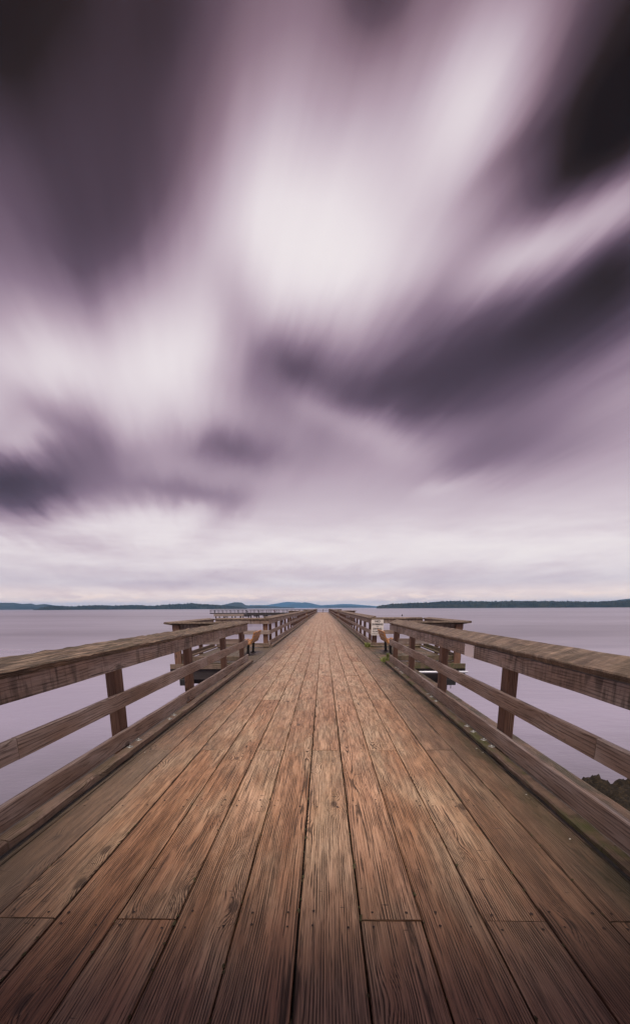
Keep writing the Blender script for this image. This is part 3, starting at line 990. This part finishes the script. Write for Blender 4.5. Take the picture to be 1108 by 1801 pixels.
# ------------------------------------------------------------------ shell fragments and plants on the deck
frag = [(1.655, 4.74, 'white shell fragment at the foot of the mossy right curb, beside the nearest bolt pair'), (1.675, 4.60, 'tiny white shell chip against the right curb, just nearer than another fragment'),
        (1.64, 6.18, 'lone white shell chip by the right curb, below the second rail post'), (1.65, 3.49, 'small white shell chip on the green stained edge of the right planks'),
        (1.62, 2.76, 'bright shell fragment low on the right, on the dark mossy edge plank'), (-1.90, 4.60, 'pale pebble like shell leaning against the left curb below its bolts')]
for x, y, lb in frag:
    b_ = MB()
    s = random.uniform(0.005, 0.008)
    dome(b_, (0, 0, 0), s, s * 0.6, 7, tilt=(random.uniform(-.3, .3), random.uniform(-.3, .3)))
    for i_, p in enumerate(b_.v):
        b_.v[i_] = Vector((p.x * random.uniform(.8, 1.3), p.y * random.uniform(.7, 1.4), p.z))
    o = b_.build('shell_fragment', M_shell)
    o.location = (x, y, 0.006)
    tag(o, lb, 'shell', 'shell fragments on the deck')


def tuft(loc, label, n, h, spread):
    b_ = MB()
    for _ in range(n):
        a = random.uniform(0, 2 * math.pi)
        r0 = random.uniform(0, spread)
        p = Vector((r0 * math.cos(a) * 0.8, r0 * math.sin(a) * 1.6, 0))
        a2 = random.uniform(0, 2 * math.pi)
        hh = h * random.uniform(0.5, 1.1)
        lean = Vector((math.cos(a2), math.sin(a2), 0)) * hh * random.uniform(0.2, 0.9)
        w = Vector((-math.sin(a2), math.cos(a2), 0)) * random.uniform(0.004, 0.009)
        q1, q2 = p + lean * 0.4 + Vector((0, 0, hh * 0.65)), p + lean + Vector((0, 0, hh))
        base = len(b_.v)
        b_.v += [p - w, p + w, q1 + w * 0.9, q1 - w * 0.9, q2]
        b_.face((base, base + 1, base + 2, base + 3), [(0, 0)] * 4, 0.5)
        b_.face((base + 3, base + 2, base + 4), [(0, 0)] * 3, 0.5)
    o = b_.build('weed_tuft', M_grass)
    o.location = loc
    return tag(o, label, 'weed', 'weeds growing from the curb')


tuft((1.70, 17.72, 0.02), 'green weeds at the foot of the sign post, where the farther right curb starts', 130, 0.17, 0.16)
tuft((1.74, 12.72, 0.02), 'green weeds growing at the far end of the near right curb', 150, 0.14, 0.17)
tuft((1.80, 12.66, 0.14), 'bright moss and weeds on the end of the near right toe board', 70, 0.13, 0.07)

# ------------------------------------------------------------------ pier end and the wharf head reaching left
gt = thing('end_railing', 'dark pipe railing closing the far end of the boardwalk', 'railing', (-0.2, PIER_END, 0))
rel = Rel(gt)
for z in (0.12, 0.62, 1.08):
    b_ = MB()
    tube(b_, [(-2.05, PIER_END, z), (1.8, PIER_END, z)], 0.045, 6)
    rel.part(b_, 'pipe', M_far)
for x in (-2.05, -0.13, 1.8):
    b_ = MB()
    tube(b_, [(x, PIER_END, -0.2), (x, PIER_END, 1.1)], 0.06, 6)
    rel.part(b_, 'post', M_far)

wh = thing('wharf', 'long dark wharf head on piles stretching left from the end of the pier', 'wharf', (-19, 150, 0))
rel = Rel(wh)
b_ = MB()
board(b_, (-36.6, 153, -0.16), (-2.3, 153, -0.16), 6.5, 0.30, seg=50)
rel.part(b_, 'deck', M_far)
b_ = MB()
board(b_, (-25.5, 149.7, -0.62), (-2.3, 149.7, -0.62), 0.3, 0.52, seg=50)
board(b_, (-25.5, 155.7, -0.62), (-2.3, 155.7, -0.62), 0.3, 0.52, seg=50)
for k in range(8):
    x = -25.0 + k * 3.0
    board(b_, (x, 149.4, -1.05), (x, 156.0, -1.05), 0.9, 0.36, seg=50)
rel.part(b_, 'beam', M_beam)
b_ = MB()
board(b_, (-35.3, 149.9, -0.72), (-25.6, 149.9, -0.72), 0.8, 0.75, seg=50)
rel.part(b_, 'fender_beam', M_far_pale, label='pale weathered beam under the outer end')
for k in range(13):
    x = -34.8 + k * 2.65
    for yy in (150.2, 155.4):
        b_ = MB()
        tube(b_, [(x, yy, -0.9), (x + random.uniform(-.2, .2), yy, Z_WATER - 3)], 0.2, 8)
        rel.part(b_, 'pile', M_beam)
for x in (-31.5, -26.5, -17.5, -16.0):
    b_ = MB()
    tube(b_, [(x, 150.0, -1.0), (x - 1.3, 150.0, Z_WATER - 1)], 0.16, 8)
    rel.part(b_, 'brace', M_beam)
for z in (0.92, 0.55):
    b_ = MB()
    board(b_, (-36.5, 149.85, z), (-2.4, 149.85, z), 0.09, 0.13 if z > .9 else 0.08, seg=50, cham=.004)
    board(b_, (-36.5, 156.1, z), (-2.4, 156.1, z), 0.09, 0.13 if z > .9 else 0.08, seg=50, cham=.004)
    rel.part(b_, 'rail', M_far)
for k in range(27):
    x = -36.4 + k * 1.3
    b_ = MB()
    board(b_, (x, 149.86, -0.2), (x, 149.86, 0.95), 0.12, 0.12, up=(0, 1, 0), seg=2, cham=.004)
    if k % 2 == 0:
        board(b_, (x, 156.09, -0.2), (x, 156.09, 0.95), 0.12, 0.12, up=(0, 1, 0), seg=2, cham=.004)
    rel.part(b_, 'post', M_far)
bench('bench', 'distant dark bench on the far wharf, near its outer end', 'bench', (-25.2, 153.0, 0.0), 1, 'benches on the far wharf', 1.8, (M_far, M_iron))
bench('bench', 'distant faded red bench on the far wharf, nearer the pier', 'bench', (-16.2, 153.0, 0.0), 1, 'benches on the far wharf', 2.6, (M_red, M_iron))
bench('bench', 'distant dark bench on the far wharf, between the outer end and the red bench', 'bench', (-21.5, 153.0, 0.0), 1, 'benches on the far wharf', 1.8, (M_far, M_iron))

# marker buoy out on the water
by = thing('buoy', 'small dark marker buoy on the water beyond the right platform', 'buoy', (42.8, 253.8, Z_WATER))
rel = Rel(by)
b_ = MB()
tube(b_, [(42.8, 253.8, Z_WATER - .3), (42.8, 253.8, Z_WATER + .35), (42.8, 253.8, Z_WATER + .45)], [0.42, 0.42, 0.2], 10)
rel.part(b_, 'float', M_buoy)
b_ = MB()
tube(b_, [(42.8, 253.8, Z_WATER + .4), (42.8, 253.8, Z_WATER + 1.05)], [0.22, 0.14], 8)
rel.part(b_, 'mast', M_buoy)

# ------------------------------------------------------------------ weed-covered rock by the right railing
def rock_field(name, x0, x1, y0, y1, fn, label, step=0.05):
    b_ = MB()
    nx, ny = int((x1 - x0) / step), int((y1 - y0) / step)
    for j in range(ny + 1):
        for i in range(nx + 1):
            x, y = x0 + (x1 - x0) * i / nx, y0 + (y1 - y0) * j / ny
            p = Vector((x, y, 0))
            z = fn(x, y)
            z += 0.28 * (mnoise.turbulence(p * 1.1, 4, False) - 0.5)
            vd = mnoise.voronoi(Vector((x * 1.5, y * 1.5, 0.3)))[0]
            vd2 = mnoise.voronoi(Vector((x * 4.2, y * 4.2, 1.3)))[0]
            z += 0.26 * (0.55 - min(1.0, vd[0])) + 0.20 * (0.5 - min(1.0, vd2[0]))
            z += 0.10 * (0.5 - abs(mnoise.noise(p * 3.1))) + 0.07 * mnoise.noise(p * 8.0) + 0.045 * mnoise.noise(p * 17)
            k = mnoise.noise_vector(p * 5.0) * 0.06
            b_.v.append(Vector((x + k.x, y + k.y, z)))
    for j in range(ny):
        for i in range(nx):
            a = j * (nx + 1) + i
            b_.face((a, a + 1, a + nx + 2, a + nx + 1), [(0, 0)] * 4, 0.5)
    return tag(b_.build(name, M_rock, smooth=True), label, 'rock')


def main_rock(x, y):
    # shoreline: water to the left of and beyond the ledge
    edge = min((x - 5.35) * 0.9 + 0.25 * mnoise.noise(Vector((y * 0.8, 2, 0))), (12.1 - y) * 0.9 + 0.3 * mnoise.noise(Vector((x * 0.9, 5, 0))), 14.0 - x)
    return Z_WATER - 0.35 + 0.62 * max(-1.0, min(1.0, edge * 1.6)) + 0.30 * max(0.0, min(1.0, edge * 0.4))


rock_field('rock', 4.4, 12.5, 4.5, 13.0, main_rock, 'dark seaweed-covered shore rock in the water beyond the near right railing')


def small_rock(x, y):
    d = math.hypot((x - 8.55) / 0.55, (y - 12.35) / 0.30)
    return Z_WATER - 0.10 + 0.30 * max(-1.5, 1 - d)


rock_field('rock', 7.6, 9.5, 11.8, 12.95, small_rock, 'small low rock just off the seaweed-covered ledge, half under the mid rail', 0.04)

# ------------------------------------------------------------------ far shores
def ridge(name, dist, prof, depth, mat, bump_h, label=None, treeh=0.0, steps=260):
    """a long hill whose skyline has the given (azimuth, elevation) outline at the given distance"""
    b_ = MB()
    rows = 14
    a0, a1 = prof[0][0], prof[-1][0]
    for i in range(steps + 1):
        a = a0 + (a1 - a0) * i / steps
        for (p0_, e0), (p1_, e1) in zip(prof, prof[1:]):
            if p0_ <= a <= p1_:
                e = e0 + (e1 - e0) * (a - p0_) / (p1_ - p0_)
                break
        d = dist
        top = d * math.tan(R(e)) + H_EYE
        for j in range(rows + 1):
            s = j / rows
            dd = d - depth * 0.5 + depth * s
            hgt = math.sin(math.pi * min(1, max(0, s))) ** 0.7
            z = Z_WATER + (top - Z_WATER) * hgt
            az_ = R(a)
            p = Vector((dd * math.sin(az_), dd * math.cos(az_), 0))
            if 0 < j < rows:
                z += bump_h * mnoise.noise(p * (2.5 / depth)) * hgt
                if treeh:
                    z += treeh * (mnoise.noise(p * 0.09) + 0.7 * random.uniform(-1, 1)) * min(1, hgt * 1.4)
                    if random.random() < 0.10:
                        z += treeh * random.uniform(0.5, 1.3)
            else:
                z = Z_WATER - 0.5
            b_.v.append(Vector((p.x, p.y, max(z, Z_WATER - 0.5))))
    for i in range(steps):
        for j in range(rows):
            q = i * (rows + 1) + j
            b_.face((q, q + rows + 1, q + rows + 2, q + 1), [(0, 0)] * 4, 0.5)
    o = b_.build(name, mat)
    return tag(o, kind='structure')


ridge('wooded_island', 2300, [(6.45, -0.10), (6.6, 0.08), (6.95, 0.2), (8.4, 0.36), (10.4, 0.48), (13.0, 0.54), (15.0, 0.66), (16.9, 0.63), (18.8, 0.58), (20, 0.54), (21.8, 0.60), (23.5, 0.58), (25.2, 0.55), (27.4, 0.50), (30, 0.46), (31.6, 0.50), (33, 0.54), (38, 0.55), (44, 0.3)],
      500, M_forest, 1.5, treeh=3.2, steps=520)
ridge('wooded_shore', 2700, [(-32.1, -0.1), (-31.6, 0.02), (-31, 0.20), (-30.4, 0.30), (-29.4, 0.29), (-28.3, 0.25), (-27.5, 0.30), (-25.5, 0.36), (-24.3, 0.30), (-23.1, 0.36), (-21.9, 0.39), (-20, 0.27), (-18.8, 0.40), (-17.5, 0.46), (-16.6, 0.46), (-15.9, 0.56), (-14.9, 0.46), (-13.3, 0.40), (-12.6, 0.34), (-10.3, 0.13), (-9.3, -0.1)],
      500, M_forest, 1.5, treeh=3.2, steps=460)
ridge('hills', 5200, [(-44, 0.5), (-38, 0.66), (-34.9, 0.66), (-33.7, 0.63), (-33, 0.50), (-32.2, 0.53), (-31.8, 0.38), (-31, 0.47), (-30.2, 0.32), (-28.5, 0.1), (-28, -0.1)], 1800, M_hill, 8)
ridge('hills', 4800, [(-14.5, 0.05), (-13, 0.28), (-11.6, 0.52), (-10.8, 0.70), (-10.4, 0.70), (-9.9, 0.65), (-9.45, 0.36), (-8.9, 0.28), (-8.1, 0.29), (-6.85, 0.24), (-5.5, 0.13), (-3.7, 0.01), (-3.4, -0.1)], 1600, M_hill, 6)
ridge('mountains', 13000, [(-9.6, 0.2), (-8.9, 0.36), (-6.9, 0.36), (-5.5, 0.55), (-4.4, 0.72), (-3.4, 0.66), (-2.3, 0.60), (-1.4, 0.50), (-0.3, 0.29), (0.8, 0.32), (2.5, 0.42), (3.9, 0.37), (5.3, 0.24), (6.7, 0.1), (9, 0.05)], 2400, M_hill, 8)
ridge('mountains', 10500, [(-5.5, 0.05), (-4.4, 0.30), (-3.4, 0.52), (-2.3, 0.66), (-1.4, 0.54), (-0.6, 0.30), (0.0, 0.05), (0.1, -0.05)], 1600, M_hill, 6)
ridge('hills', 8000, [(-1.2, -0.02), (-0.2, 0.20), (0.6, 0.27), (1.2, 0.20), (2.2, 0.30), (3.2, 0.24), (4.2, 0.16), (5.5, 0.17), (6.6, 0.05), (7.2, -0.05)], 1800, M_hill, 5)
ridge('hills', 6000, [(29.5, 0.2), (31.5, 0.55), (32.6, 0.70), (34, 0.8), (40, 0.7), (44, 0.3)], 1800, M_hill, 5)

# ------------------------------------------------------------------ air
hz = bpy.data.meshes.new('haze')
bmh = bmesh.new()
bmesh.ops.create_cube(bmh, size=1.0)
for v in bmh.verts:
    v.co = Vector((v.co.x * 34000, 7000 + v.co.y * 16600, -12 + (v.co.z + 0.5) * 192))
bmh.to_mesh(hz)
bmh.free()
ho = bpy.data.objects.new('haze', hz)
COL.objects.link(ho)
tag(ho, kind='stuff')
mh = bpy.data.materials.new('haze_air')
mh.use_nodes = True
T = NT(mh.node_tree)
pv_ = T.n('ShaderNodeVolumePrincipled')
pv_.inputs['Color'].default_value = (0.22, 0.54, 1.0, 1)
pv_.inputs['Density'].default_value = 6.8e-5
pv_.inputs['Anisotropy'].default_value = 0.0
oo = T.n('ShaderNodeOutputMaterial')
T.put(oo.inputs['Volume'], pv_.outputs[0])
hz.materials.append(mh)
